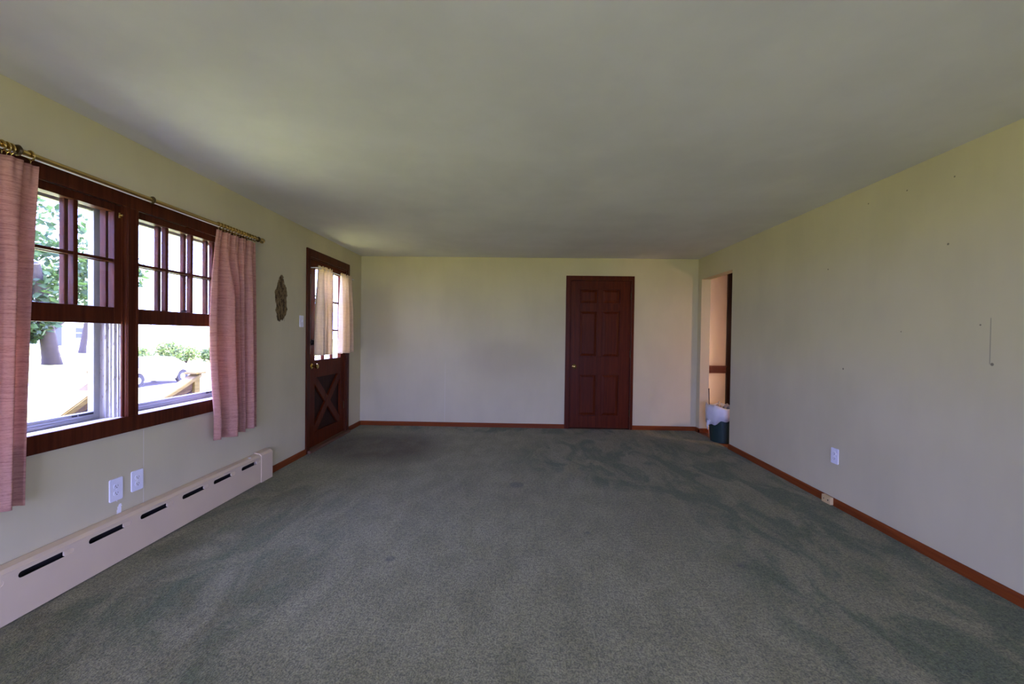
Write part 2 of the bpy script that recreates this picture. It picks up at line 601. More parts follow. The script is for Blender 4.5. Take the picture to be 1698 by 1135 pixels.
def sheet_with_holes(loops, thick):
    """flat outline (first loop) with holes in local XY, pushed to a thickness: returns a bmesh"""
    cu = bpy.data.curves.new('tmp_outline', 'CURVE')
    cu.dimensions = '2D'
    cu.fill_mode = 'BOTH'
    cu.extrude = thick / 2
    for lp in loops:
        s = cu.splines.new('POLY')
        s.points.add(len(lp) - 1)
        for p, q in zip(s.points, lp):
            p.co = (q[0], q[1], 0, 1)
        s.use_cyclic_u = True
    t = bpy.data.objects.new('tmp_outline', cu)
    COL.objects.link(t)
    bpy.context.view_layer.update()
    dg = bpy.context.evaluated_depsgraph_get()
    me = bpy.data.meshes.new_from_object(t.evaluated_get(dg))
    bm = nb()
    bm.from_mesh(me)
    bpy.data.objects.remove(t)
    bpy.data.curves.remove(cu)
    bpy.data.meshes.remove(me)
    bmesh.ops.remove_doubles(bm, verts=bm.verts[:], dist=1e-5)
    return bm


def struct(name, bm, mat, label, cat, smooth=False):
    o = obj(name, bm, mat, smooth=smooth)
    return tag(o, label, cat, kind='structure')


# ================================================================== SETTING
# openings in the window wall
WZ0, WZ1 = 0.775, 1.985
U1 = (1.428, 2.314)      # left unit, clear between jambs
U2 = (2.365, 3.262)
DY0, DY1, DZ1 = 4.372, 5.312, 2.085   # front door opening
OY0, OY1, OZ1 = 4.873, 5.690, 2.072   # passage in the right wall
BX0, BX1, BZ1 = 0.672, 1.518, 2.062   # closet door opening in the far wall
SW = (-2.45, -0.75, 0.06, 2.08)   # glass door added in the right wall, unseen, to light the left wall
EXT = -0.55
xo = XL - TL
struct('wall_left', boxes([
    (xo, XL, YB - .15, U1[0] - .02, 0, H),
    (xo, XL, U1[0] - .02, U2[1] + .02, 0, WZ0 - .012), (xo, XL, U1[0] - .02, U2[1] + .02, WZ1 + .01, H),
    (xo, XL, U2[1] + .02, DY0, 0, H), (XL - .09, XL, DY0, DY1, DZ1, H), (XL - .09, XL, DY1, D, 0, H)]),
    M['wall_left'], 'cream painted left wall with two windows and the front door', 'wall')
struct('wall_back', boxes([
    (xo, BX0, D, D + .12, 0, H), (BX0, BX1, D, D + .12, BZ1, H), (BX1, XR, D, D + .12, 0, H)]),
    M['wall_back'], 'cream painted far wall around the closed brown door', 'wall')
struct('wall_right', boxes([
    (XR, XR + .12, YB - .15, SW[0], 0, H), (XR, XR + .12, SW[1], OY0, 0, H), (XR, XR + .12, SW[0], SW[1], 0, SW[2]), (XR, XR + .12, SW[0], SW[1], SW[3], H), (XR, XR + .12, OY0, OY1, OZ1, H), (XR, XR + .12, OY1, D + .12, 0, H)]),
    M['wall_right'], 'long cream right wall with nail holes and passage at its far end', 'wall')
RW = (-1.5, 1.5, 0.06, 2.08)
struct('wall_rear', boxes([
    (XL, RW[0], YB - .15, YB, 0, H), (RW[1], XR, YB - .15, YB, 0, H),
    (RW[0], RW[1], YB - .15, YB, 0, RW[2]), (RW[0], RW[1], YB - .15, YB, RW[3], H)]),
    M['wall'], 'cream wall behind the viewer with an added wide glass door', 'wall')
struct('ceiling', boxes([(xo, 5.2, YB - .15, 6.4, H, H + .12)]), M['ceiling'], 'plain off white painted ceiling', 'ceiling')
struct('floor', boxes([(XL, XR, YB, D, -.10, 0)]), M['carpet'], 'sage green wall to wall carpet with worn stains', 'carpet')
struct('floor_kitchen', boxes([(XR, 5.0, 2.4, 6.12, -.10, -.004)]), M['kitchen_floor'], 'reddish brown wood floor beyond the passage', 'floor')
struct('floor_slab', boxes([(xo, 5.2, YB - .15, 6.4, EXT - .05, -.10)]), M['kerb'], 'concrete base of the house under the floor', 'foundation')
struct('floor_closet', boxes([(BX0 - .3, BX1 + .3, D, D + .5, -.10, -.004)]), M['kitchen_floor'], 'wood floor behind the closed brown door', 'floor')
struct('wall_kitchen_far', boxes([(XR + .12, 5.1, 6.12, 6.24, 0, H)]), M['kitchen_wall'], 'peach wall with chair rail seen through the passage', 'wall')
struct('wall_kitchen_right', boxes([(5.0, 5.12, 2.3, 6.24, 0, H)]), M['kitchen_wall'], 'peach side wall of the kitchen', 'wall')
struct('wall_kitchen_near', boxes([(XR + .12, 5.0, 2.28, 2.4, 0, H)]), M['kitchen_wall'], 'peach near wall of the kitchen', 'wall')
struct('wall_closet', boxes([(BX0 - .3, BX1 + .3, D + .5, D + .56, 0, H), (BX0 - .36, BX0 - .3, D + .12, D + .56, 0, H), (BX1 + .3, BX1 + .36, D + .12, D + .56, 0, H)]),
       M['wall'], 'closet walls behind the closed brown door', 'wall')

# baseboards
BH, BT = 0.058, 0.013


def base_profile(bm, a, b, nrm):
    """baseboard with an eased top from a to b (xy), sticking out along nrm"""
    a, b, nrm = Vector((*a, 0)), Vector((*b, 0)), Vector((*nrm, 0))
    pr = [(0, 0), (BT, 0), (BT, BH - .014), (BT * .75, BH - .005), (BT * .35, BH), (0, BH)]
    A = [bm.verts.new(a + nrm * p + Vector((0, 0, q))) for p, q in pr]
    B = [bm.verts.new(b + nrm * p + Vector((0, 0, q))) for p, q in pr]
    n = len(pr)
    bm.faces.new(A)
    bm.faces.new(B[::-1])
    for i in range(n):
        bm.faces.new((A[i], B[i], B[(i + 1) % n], A[(i + 1) % n]))


bm = nb()
base_profile(bm, (XL, 3.632), (XL, DY0 - .068), (1, 0))
base_profile(bm, (XL, DY1 + .064), (XL, D), (1, 0))
struct('baseboard_left', bm, M['base_y'], 'orange brown wood baseboard along the window wall', 'baseboard')
bm = nb()
base_profile(bm, (XL + BT, D), (BX0 - .058, D), (0, -1))
base_profile(bm, (BX1 + .036, D), (XR - BT, D), (0, -1))
struct('baseboard_back', bm, M['base_x'], 'orange brown wood baseboard along the far wall', 'baseboard')
bm = nb()
base_profile(bm, (XR, SW[1] + .02), (XR, OY0), (-1, 0))
base_profile(bm, (XR, OY1 - BT), (XR, D), (-1, 0))
base_profile(bm, (XR - BT, OY1), (XR + .12, OY1), (0, -1))
struct('baseboard_right', bm, M['base_y'], 'orange brown wood baseboard along the right wall', 'baseboard')

# casings -----------------------------------------------------------
cx = XL + .018
bm = boxes([
    (XL, cx, U1[0] - .085, U2[1] + .085, WZ0 - .083, WZ0 + .006),     # under the sills
    (XL, cx, U1[0] - .085, U2[1] + .085, 1.966, 2.055),               # head
    (XL, cx, U1[0] - .085, U1[0] + .006, WZ0 + .006, 1.966),
    (XL, cx, U2[1] - .006, U2[1] + .085, WZ0 + .006, 1.966),
    (XL, cx, U1[1] - .004, U2[0] + .016, WZ0 + .006, 1.966)], bevel=.003)
for y in (U1[1] + .006, U2[0] + .006):
    box(bm, cx, cx + .006, y - .007, y + .007, WZ0 + .006, 1.966, bevel=.002)
struct('trim_1', bm, M['wood_z'], 'dark brown wood casing around the pair of windows', 'window casing')
dx = XL + .016
struct('trim_2', boxes([
    (XL, dx, DY0 - .068, DY0, 0, 2.165), (XL, dx, DY1, DY1 + .064, 0, 2.165), (XL, dx, DY0, DY1, DZ1, 2.165)], bevel=.003),
    M['wood_z'], 'dark brown wood casing around the front door', 'door casing')
by = D - .016
struct('trim_3', boxes([
    (BX0 - .057, BX0, by, D, 0, 2.117), (BX1, BX1 + .035, by, D, 0, 2.117), (BX0, BX1, by, D, BZ1, 2.117),
    (BX0, BX0 + .012, D, D + .10, 0, BZ1), (BX1 - .012, BX1, D, D + .10, 0, BZ1), (BX0 + .012, BX1 - .012, D, D + .10, BZ1 - .012, BZ1)], bevel=.002),
    M['door_z'], 'dark red brown casing around the closed far door', 'door casing')
struct('trim_4', boxes([(XL - TL - .01, XL + .05, DY0 - .045, DY1 + .05, 0.0, .03)], bevel=.008), M['threshold'],
       'worn wood threshold under the front door', 'threshold')
struct('trim_5', boxes([(XR + .125, 2.985, 6.105, 6.12, .775, .885), (XR + .125, 2.985, 6.095, 6.12, .80, .815), (XR + .125, 2.985, 6.092, 6.12, .868, .885)], bevel=.002),
       M['rail_hall'], 'brown chair rail on the peach wall beyond the passage', 'chair rail')
struct('trim_6', boxes([(2.975, 3.05, 6.08, 6.12, 0, 2.25), (3.05, 4.0, 6.08, 6.12, 2.16, 2.25), (3.05, 4.0, 6.10, 6.12, 0, 2.16)], bevel=.003), M['black_door'],
       'near black door casing seen at the passage edge', 'door casing')


# windows -----------------------------------------------------------
def sash(name, root, y0, y1, z0, z1, off, thick, bot, mat_lock=None):
    """eight light sash: frame with stiles, rails, muntins; its panes a child"""
    x0, x1 = XL + off - thick / 2, XL + off + thick / 2
    st = .046
    bm = boxes([(x0, x1, y0, y0 + st, z0, z1), (x0, x1, y1 - st, y1, z0, z1),
                (x0, x1, y0 + st, y1 - st, z0, z0 + bot), (x0, x1, y0 + st, y1 - st, z1 - .042, z1)], bevel=.003)
    w = (y1 - y0 - 2 * st)
    for k in (1, 2, 3):
        yc = y0 + st + w * k / 4
        box(bm, x0 + .003, x1 - .002, yc - .0105, yc + .0105, z0 + bot, z1 - .042, bevel=.004)
    box(bm, x0 + .005, x1 - .004, y0 + st, y1 - st, 1.649, 1.665, bevel=.004)
    o = obj(name, bm, M['wood_z'], root)
    g = boxes([(XL + off - .0015, XL + off + .0015, y0 + st - .006, y1 - st + .006, z0 + bot - .006, z1 - .036)])
    obj('pane', g, M['glass'], o)
    return o


def window_unit(name, y0, y1, label):
    root = thing(name, label, 'window', (XL, (y0 + y1) / 2, WZ0), kind='structure')
    xo_ = XL - TL
    # jamb liner with tracks for the two sashes
    bm = boxes([(xo_, XL, y0 - .02, y0, WZ0 - .01, WZ1 + .01), (xo_, XL, y1, y1 + .02, WZ0 - .01, WZ1 + .01),
                (xo_, XL, y0, y1, WZ1 - .005, WZ1 + .01)])
    for s, y in ((1, y0), (-1, y1)):
        for xa, xb, d in ((-.008, 0, .011), (-.056, -.048, .010), (-.102, -.094, .012)):
            a, b = sorted((y, y + s * d))
            box(bm, XL + xa, XL + xb, a, b, WZ0, WZ1 - .005, bevel=.0015)
        a, b = sorted((y, y + s * .005))
        box(bm, XL - .036, XL - .030, a, b, WZ0, WZ1 - .005)
        box(bm, XL - .080, XL - .074, a, b, WZ0, WZ1 - .005)
    obj('jamb', bm, M['jamb'], root)
    obj('stop', boxes([(XL - .009, XL + .001, y0, y0 + .012, WZ0 + .004, 1.968), (XL - .009, XL + .001, y1 - .012, y1, WZ0 + .004, 1.968)]), M['wood_z'], root)
    bm = nb()
    prism(bm, [(xo_ - .03, WZ0 - .045), (XL + .002, WZ0 - .045), (XL + .002, WZ0 + .006), (XL - .10, WZ0 - .002), (xo_ - .03, WZ0 - .02)], 1, y0, y1)
    obj('sill', bm, M['sill'], root)
    s1 = sash('lower_sash', root, y0 + .002, y1 - .002, 1.307, 1.968, -.027, .036, .090)
    bm = nb()
    ym = (y0 + y1) / 2
    box(bm, XL - .043, XL - .012, ym - .028, ym + .028, 1.968, 1.977, bevel=.002)
    obj('sash_lock', bm, M['dark_bronze'], s1)
    bm = nb()
    box(bm, XL - .009, XL - .001, y1 - .032, y1 - .010, 1.895, 1.925, bevel=.002)
    lathe(bm, [(.006, 0), (.006, .012), (.003, .014)], (XL - .002, y1 - .021, 1.912), (1, 0, 0), 12)
    obj('sash_catch', bm, M['brass'], s1, smooth=True)
    s2 = sash('upper_sash', root, y0 + .002, y1 - .002, 1.330, 1.975, -.075, .034, .062)
    bm = nb()
    lathe(bm, [(.030, 0), (.030, .006), (.016, .010), (.014, .02), (.006, .022)], (XL - .065, ym + .035, 1.392), (0, 0, 1), 16)
    tube(bm, [(XL - .065, ym + .035, 1.41), (XL - .062, ym + .0, 1.412), (XL - .06, ym - .02, 1.404)], [.006, .006, .009], 8)
    obj('lock_keeper', bm, M['dark_bronze'], s2, smooth=True)
    # aluminium storm window
    a, b = XL - .168, XL - .140
    fw = .040
    bm = boxes([(a, b, y0, y0 + fw, WZ0 - .01, WZ1 - .005), (a, b, y1 - fw, y1, WZ0 - .01, WZ1 - .005),
                (a, b, y0 + fw, y1 - fw, WZ0 - .01, WZ0 + .040), (a, b, y0 + fw, y1 - fw, WZ1 - .055, WZ1 - .005),
                (a + .006, b - .008, y0 + fw, y1 - fw, 1.36, 1.39)], bevel=.002)
    for z in (WZ0 + .010, WZ0 + .024):
        box(bm, b, b + .005, y0 + .01, y1 - .01, z - .0025, z + .0025, bevel=.001)
    for s, y in ((1, y0 + fw), (-1, y1 - fw)):
        p, q = sorted((y, y - s * .012))
        box(bm, b, b + .006, p, q, WZ0 + .04, WZ1 - .05, bevel=.002)
    so = obj('storm_frame', bm, M['aluminium'], root)
    obj('storm_pane', boxes([(a + .011, a + .014, y0 + fw - .005, y1 - fw + .005, WZ0 + .035, WZ1 - .05)]), M['glass'], so)
    bm = boxes([(b + .002, b + .011, y1 - .115, y1 - .045, WZ0 + .028, WZ0 + .038), (b + .002, b + .011, y1 - .150, y1 - .130, WZ0 + .028, WZ0 + .038)], bevel=.001)
    obj('storm_latch', bm, M['slot'], so)
    return root


window_unit('window_1', *U1, 'nearer of the two brown wood sash windows beside the pink curtain')
window_unit('window_2', *U2, 'farther brown wood sash window, silver car seen through it')
# unseen glass door added behind the viewer to light the room
root = thing('window_added_rear', 'wide sliding glass door added unseen behind the viewer as a light source', 'window', (0, YB - .07, RW[2]), kind='structure')
obj('window_frame', boxes([(RW[0], RW[0] + .05, YB - .12, YB - .05, RW[2], RW[3]), (RW[1] - .05, RW[1], YB - .12, YB - .05, RW[2], RW[3]),
                           (RW[0] + .05, RW[1] - .05, YB - .12, YB - .05, RW[2], RW[2] + .05), (RW[0] + .05, RW[1] - .05, YB - .12, YB - .05, RW[3] - .05, RW[3]),
                           (-.03, .03, YB - .12, YB - .05, RW[2] + .05, RW[3] - .05)]), M['wood_z'], root)
obj('pane', boxes([(RW[0] + .045, RW[1] - .045, YB - .088, YB - .084, RW[2] + .045, RW[3] - .045)]), M['glass'], root)

root = thing('window_added_right', 'sliding glass door added unseen in the right wall as a light source', 'window', (XR + .07, (SW[0] + SW[1]) / 2, SW[2]), kind='structure')  # second unseen glass door, added to light the left wall
obj('window_frame', boxes([(XR + .03, XR + .10, SW[0], SW[0] + .05, SW[2], SW[3]), (XR + .03, XR + .10, SW[1] - .05, SW[1], SW[2], SW[3]),
                           (XR + .03, XR + .10, SW[0] + .05, SW[1] - .05, SW[2], SW[2] + .05), (XR + .03, XR + .10, SW[0] + .05, SW[1] - .05, SW[3] - .05, SW[3]),
                           (XR + .03, XR + .10, -1.63, -1.57, SW[2] + .05, SW[3] - .05)]), M['wood_z'], root)
obj('pane', boxes([(XR + .062, XR + .066, SW[0] + .045, SW[1] - .045, SW[2] + .045, SW[3] - .045)]), M['glass'], root)


# front door --------------------------------------------------------
def front_door():
    root = thing('door_1', 'dark brown front door with nine panes above a crossbuck panel', 'door', (XL - .03, (DY0 + DY1) / 2, .03), kind='structure')
    xf, xb = XL - .022, XL - .066
    y0, y1, z0, z1 = DY0 + .016, DY1 - .016, .0305, DZ1 - .016
    jb = boxes([(XL - .09, XL, DY0, DY0 + .016, .03, DZ1), (XL - .09, XL, DY1 - .016, DY1, .03, DZ1),
                (XL - .09, XL, DY0 + .016, DY1 - .016, DZ1 - .016, DZ1)])
    obj('jamb', jb, M['wood_z'], root)
    gy0, gy1, gz0, gz1 = 4.548, 5.205, .975, 1.985
    py0, py1, pz0, pz1 = 4.545, 5.208, .180, .782
    bm = boxes([(xb, xf, y0, gy0, z0, z1), (xb, xf, gy1, y1, z0, z1), (xb, xf, gy0, gy1, gz1, z1),
                (xb, xf, gy0, gy1, pz1, gz0), (xb, xf, gy0, gy1, z0, pz0)], bevel=.002)
    leaf_ = obj('door_leaf', bm, M['door_z'], root)
    obj('crossbuck_panel', boxes([(xb + .008, xf - .026, py0 - .005, py1 + .005, pz0 - .005, pz1 + .005)]), M['panel_shaded'], leaf_)
    bm = nb()
    for s in (1, -1):
        a = Vector((0, py0, pz0 if s > 0 else pz1))
        b = Vector((0, py1, pz1 if s > 0 else pz0))
        d = (b - a).normalized()
        n = Vector((0, -d.z, d.y)) * .045
        poly = []
        # band clipped to the panel rectangle
        hw = .045 / abs(d.z)
        hz = .045 / abs(d.y)
        if s > 0:
            poly = [(py0, pz0), (py0 + hw, pz0), (py1, pz1 - hz), (py1, pz1), (py1 - hw, pz1), (py0, pz0 + hz)]
        else:
            poly = [(py0, pz1), (py0, pz1 - hz), (py1 - hw, pz0), (py1, pz0), (py1, pz0 + hz), (py0 + hw, pz1)]
        prism(bm, poly, 0, xf - .028, xf - (.004 if s > 0 else .006), bevel=.003)
    obj('crossbuck', bm, M['door_z'], leaf_)
    bm = nb()
    for k in (1, 2):
        yc = gy0 + (gy1 - gy0) * k / 3
        box(bm, xb + .006, xf - .004, yc - .011, yc + .011, gz0, gz1, bevel=.003)
        zc = gz0 + (gz1 - gz0) * k / 3
        box(bm, xb + .006, xf - .005, gy0, gy1, zc - .011, zc + .011, bevel=.003)
    obj('muntins', bm, M['door_z'], leaf_)
    obj('pane', boxes([((xb + xf) / 2 - .0015, (xb + xf) / 2 + .0015, gy0 - .005, gy1 + .005, gz0 - .005, gz1 + .005)]), M['glass'], leaf_)
    bm = nb()
    lathe(bm, [(.030, 0), (.030, .004), (.024, .008), (.011, .012), (.010, .035), (.020, .042), (.028, .054), (.027, .066), (.016, .073), (.001, .075)], (xf, 4.475, .915), (1, 0, 0), 24)
    obj('door_knob', bm, M['brass'], root, smooth=True)
    bm = nb()
    lathe(bm, [(.033, 0), (.033, .008), (.028, .020), (.020, .026), (.001, .027)], (xf, 4.475, 1.173), (1, 0, 0), 24)
    box(bm, xf + .022, xf + .040, 4.468, 4.482, 1.150, 1.196, bevel=.003)
    obj('deadbolt', bm, M['dark_bronze'], root, smooth=True)
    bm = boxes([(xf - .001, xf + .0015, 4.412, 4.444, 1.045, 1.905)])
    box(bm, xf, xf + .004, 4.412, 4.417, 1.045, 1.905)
    obj('edge_strip', bm, M['sill'], root, label='narrow white strip on the latch edge')  # narrow white strip along the upper latch stile
    for z in (.32, 1.07, 1.86):
        bm = nb()
        lathe(bm, [(.006, 0), (.006, .09)], (xf + .004, DY1 - .017, z), (0, 0, 1), 10)
        obj('hinge', bm, M['brass_dark'], root, smooth=True)
    return root


front_door()


# far door ----------------------------------------------------------
def raised_panel(bm, x0, x1, z0, z1, yf):
    """raised and fielded panel set in a door whose face lies at yf (facing -y)"""
    ins = [(0, .012), (.012, .012), (.042, .003), (.042, .003)]
    rings = []
    for i, dpt in ins[:3]:
        rings.append([bm.verts.new((x, yf + dpt, z)) for x, z in ((x0 + i, z0 + i), (x1 - i, z0 + i), (x1 - i, z1 - i), (x0 + i, z1 - i))])
    for p, q in zip(rings, rings[1:]):
        for k in range(4):
            bm.faces.new((p[k], p[(k + 1) % 4], q[(k + 1) % 4], q[k]))
    bm.faces.new(rings[-1])
    back = [bm.verts.new((v.co.x, yf + .026, v.co.z)) for v in rings[0]]
    bm.faces.new(back[::-1])
    for k in range(4):
        bm.faces.new((rings[0][k], back[k], back[(k + 1) % 4], rings[0][(k + 1) % 4]))


def far_door():
    root = thing('door_2', 'closed dark mahogany six panel door in the far wall', 'door', ((BX0 + BX1) / 2, D + .02, .012), kind='structure')
    x0, x1, z0, z1 = BX0 + .014, BX1 - .014, .014, BZ1 - .014
    yf, yb = D + .006, D + .041
    xs = [(.808, 1.052), (1.118, 1.362)]
    zs = [(.182, .758), (1.002, 1.636), (1.738, 1.936)]
    bars = [(x0, .808, yf, yb, z0, z1), (1.362, x1, yf, yb, z0, z1)]
    for a, b in ((z0, .182), (.758, 1.002), (1.636, 1.738), (1.936, z1)):
        bars.append((.808, 1.362, yf, yb, a, b))
    for a, b in zs:
        bars.append((1.052, 1.118, yf, yb, a, b))
    lf = obj('door_leaf', boxes(bars, bevel=.0015), M['door_z'], root)
    for a, b in zs:
        for c, d in xs:
            bm = nb()
            raised_panel(bm, c - .001, d + .001, a - .001, b + .001, yf + .003)
            obj('panel', bm, M['door_z'], lf)
    bm = nb()
    lathe(bm, [(.030, 0), (.030, .004), (.022, .008), (.010, .012), (.010, .034), (.020, .040), (.027, .052), (.026, .062), (.015, .069), (.001, .071)], (.742, yf, .864), (0, -1, 0), 24)
    obj('door_knob', bm, M['brass'], root, smooth=True)
    for z in (.18, 1.0, 1.80):
        bm = nb()
        lathe(bm, [(.007, 0), (.007, .09)], (BX1 - .006, D - .004, z), (0, 0, 1), 10)
        obj('hinge', bm, M['brass_dark'], root, smooth=True)
    return root


far_door()


# ================================================================== THINGS
# baseboard heater --------------------------------------------------
def heater():
    ya, yb = -.6, 3.47
    root = thing('baseboard_heater', 'long beige metal baseboard heater with slots under the windows', 'heater', (XL + .035, (ya + yb) / 2, 0))
    xf = XL + .065
    zt = .222

    def slot(y0, y1, z0=.178, z1=.206):
        r = (z1 - z0) / 2
        zc = (z0 + z1) / 2
        pts = []
        for i in range(9):
            a = math.pi / 2 + math.pi * i / 8
            pts.append((y0 + r + r * math.cos(a), zc + r * math.sin(a)))
        for i in range(9):
            a = -math.pi / 2 + math.pi * i / 8
            pts.append((y1 - r + r * math.cos(a), zc + r * math.sin(a)))
        return pts
    slots = []
    for k in range(-4, 3):
        s = 1.762 + k * .580 + (.006 if k == 1 else 0)
        slots += [(s, s + .228), (s + .298, s + .298 + .232)]
    slots = [s for s in slots if s[0] > ya + .05 and s[1] < yb]
    bm = sheet_with_holes([[(ya, .006), (yb, .006), (yb, zt), (ya, zt)]] + [slot(*s) for s in slots], .002)
    for v in bm.verts:
        v.co = Vector((xf - .001 + v.co.z, v.co.x, v.co.y))
    obj('front_panel', bm, M['heater'], root)
    bm = nb()
    prism(bm, [(XL + .001, .225), (XL + .001, .243), (XL + .010, .246), (xf - .018, .240), (xf - .002, .226), (xf - .002, .216), (xf - .006, .216), (xf - .006, .222), (xf - .022, .234)], 1, ya, yb)
    obj('top_cover', bm, M['heater'], root)
    obj('back_plate', boxes([(XL + .001, XL + .004, ya, yb, .004, .226)]), M['heater_dark'], root)
    bm = boxes([(XL + .006, xf - .016, ya, yb, .07, .135)])
    obj('heating_fins', bm, M['heater_dark'], root)
    # bent damper lips at the far end of every slot
    for s0, s1 in slots:
        bm = nb()
        prism(bm, [(xf - .014, .180), (xf - .0022, .177), (xf - .0022, .182), (xf - .010, .207), (xf - .014, .205)], 1, s1 - .040, s1 + .008, bevel=.001)
        obj('damper_tab', bm, M['heater'], root)
    bm = nb()
    prism(bm, [(XL + .001, .002), (xf + .004, .002), (xf + .004, .230), (xf - .014, .248), (XL + .001, .254)], 1, yb - .004, yb + .155, bevel=.002)
    obj('end_cap', bm, M['heater'], root)
    bm = nb()
    lathe(bm, [(.012, 0), (.012, .004), (.005, .006)], (XL + .035, 3.36, .239), (0, 0, 1), 12)
    obj('cover_clip', bm, M['white_plastic'], root, smooth=True)
    return root


heater()


# outlets, switch, jack ----------------------------------------------
def rounded_rect(w, h, r, n=5):
    pts = []
    for cx_, cy_, a0 in ((w / 2 - r, h / 2 - r, 0), (-w / 2 + r, h / 2 - r, 90), (-w / 2 + r, -h / 2 + r, 180), (w / 2 - r, -h / 2 + r, 270)):
        for i in range(n + 1):
            a = math.radians(a0 + 90 * i / n)
            pts.append((cx_ + r * math.cos(a), cy_ + r * math.sin(a)))
    return pts


def plate_prism(bm, x, nx, yc, zc, w, h, t, r, bevel):
    poly = [(yc + a, zc + b) for a, b in rounded_rect(w, h, r)]
    lo, hi = sorted((x, x + nx * t))
    prism(bm, poly, 0, lo, hi, bevel)


def outlet(x, nx, yc, zc, label, w=.072, h=.118):
    root = thing('wall_outlet', label, 'outlet', (x, yc, zc - h / 2), 'white duplex wall outlets')
    bm = nb()
    plate_prism(bm, x, nx, yc, zc, w, h, .0065, .004, .0025)
    obj('cover_plate', bm, M['white_plastic'], root)
    for dz in (.0195, -.0195):
        bm = nb()
        pts = []
        for i in range(24):
            a = i * 2 * math.pi / 24
            pts.append((yc + .0175 * math.cos(a), zc + dz + max(-.0135, min(.0135, .0175 * math.sin(a)))))
        prism(bm, pts, 0, min(x + nx * .003, x + nx * .0085), max(x + nx * .003, x + nx * .0085), .0008)
        rc = obj('receptacle', bm, M['white_plastic'], root)
        bm = nb()
        xs_ = sorted((x + nx * .0075, x + nx * .0089))
        box(bm, xs_[0], xs_[1], yc - .0078, yc - .0055, zc + dz - .003, zc + dz + .006)
        box(bm, xs_[0], xs_[1], yc + .0055, yc + .0078, zc + dz - .002, zc + dz + .005)
        lathe(bm, [(.0028, 0), (.0028, .0014)], (xs_[0], yc, zc + dz - .008), (1, 0, 0), 10)
        obj('contact_slots', bm, M['slot'], rc)
    bm = nb()
    lathe(bm, [(.0035, 0), (.0035, .0015), (.001, .002)], (x + nx * .0062, yc, zc), (nx, 0, 0), 12)
    obj('screw', bm, M['white_plastic'], root, smooth=True)


outlet(XL, 1, 2.264, .385, 'white wall outlet nearest the near window, above the paint flake', .074, .124)
outlet(XL, 1, 2.392, .393, 'white wall outlet below the windows next to the wall seam, right of its twin')
outlet(XR, -1, 3.249, .382, 'white wall outlet on the long right wall')

root = thing('light_switch', 'white toggle light switch beside the front door', 'light switch', (XL, 4.215, 1.335))
bm = nb()
plate_prism(bm, XL, 1, 4.215, 1.392, .072, .118, .0065, .004, .0025)
obj('cover_plate', bm, M['white_plastic'], root)
bm = nb()
prism(bm, [(XL + .004, 1.382), (XL + .008, 1.382), (XL + .020, 1.398), (XL + .018, 1.404), (XL + .004, 1.402)], 1, 4.210, 4.220, .001)
obj('toggle', bm, M['white_plastic'], root)
for dz in (.03, -.03):
    bm = nb()
    lathe(bm, [(.0035, 0), (.0035, .0015), (.001, .002)], (XL + .0062, 4.215, 1.392 + dz), (1, 0, 0), 12)
    obj('screw', bm, M['white_plastic'], root, smooth=True)

root = thing('phone_jack', 'small cream phone jack box on the right baseboard', 'phone jack', (XR - BT - .012, 3.285, .003))
xa, xb_ = XR - BT - .026, XR - BT
bm = nb()
box(bm, xa, xb_, 3.238, 3.330, .004, .062, bevel=.004)
obj('jack_cover', bm, M['cream_plastic'], root)
for y, r in ((3.262, .0055), (3.306, .004)):
    bm = nb()
    lathe(bm, [(r, 0), (r, .002)], (xa + .0008, y, .034), (-1, 0, 0), 12)
    obj('screw_hole', bm, M['slot'], root)


# curtain rod and pink curtains ---------------------------------------
RX, RZ = XL + .088, 2.030


def curtain_rod():
    root = thing('curtain_rod', 'brass curtain rod with ball finial above the windows', 'curtain rod', (RX, 2.35, RZ))
    bm = nb()
    lathe(bm, [(.0125, 0), (.0125, 2.45)], (RX, .93, RZ), (0, 1, 0), 20)
    obj('pole', bm, M['brass'], root, smooth=True)
    bm = boxes([(RX - .004, RX + .004, 1.0, 3.33, RZ - .0155, RZ - .011)])
    obj('glide_track', bm, M['white_plastic'], root, label='pale glide track along the underside')
    for y, s in ((3.378, 1), (.93, -1)):
        bm = nb()
        lathe(bm, [(.0125, -.01), (.016, 0), (.016, .006), (.009, .012), (.009, .020), (.016, .028), (.021, .040), (.022, .050), (.018, .060), (.010, .066), (.007, .070), (.001, .073)],
              (RX, y, RZ), (0, s, 0), 24)
        obj('finial', bm, M['brass'], root, smooth=True)
    for y in (1.02, 1.742, 2.394, 3.372):
        bm = nb()
        box(bm, XL + .0005, XL + .005, y - .012, y + .012, RZ + .0, RZ + .04, bevel=.0015)
        tube(bm, [(XL + .004, y, RZ + .008), (XL + .05, y, RZ + .004), (RX - .014, y, RZ)], .006, 8)
        torus(bm, (RX, y, RZ), (0, 1, 0), .0165, .0055 if y != 1.742 else .008, 18, 6)
        obj('bracket', bm, M['brass_dark'], root, smooth=True)
    first = None
    for y in [2.925 + i * .031 for i in range(14)] + [1.25, 1.36, 1.47, 1.58, 1.688, 1.705, 1.72, 1.79]:
        if first is None:
            bm = nb()
            torus(bm, (RX, y, RZ - .003), (0, 1, .12), .0195, .0040, 22, 6)
            tube(bm, [(RX, y, RZ - .020), (RX + .002, y, RZ - .028), (RX + .001, y, 1.994)], .0014, 6)
            first = obj('curtain_ring', bm, M['brass'], root, smooth=True)
            y_first = y
        else:
            c = first.copy()
            COL.objects.link(c)
            c.parent = root
            c.location = first.location + Vector((0, y - y_first, 0))
    bm = nb()
    lathe(bm, [(.0135, 0), (.0165, .002), (.0165, .014), (.0135, .016)], (RX, 2.385, RZ), (0, 1, 0), 20)
    obj('pole_joint', bm, M['brass_dark'], root, smooth=True)


curtain_rod()


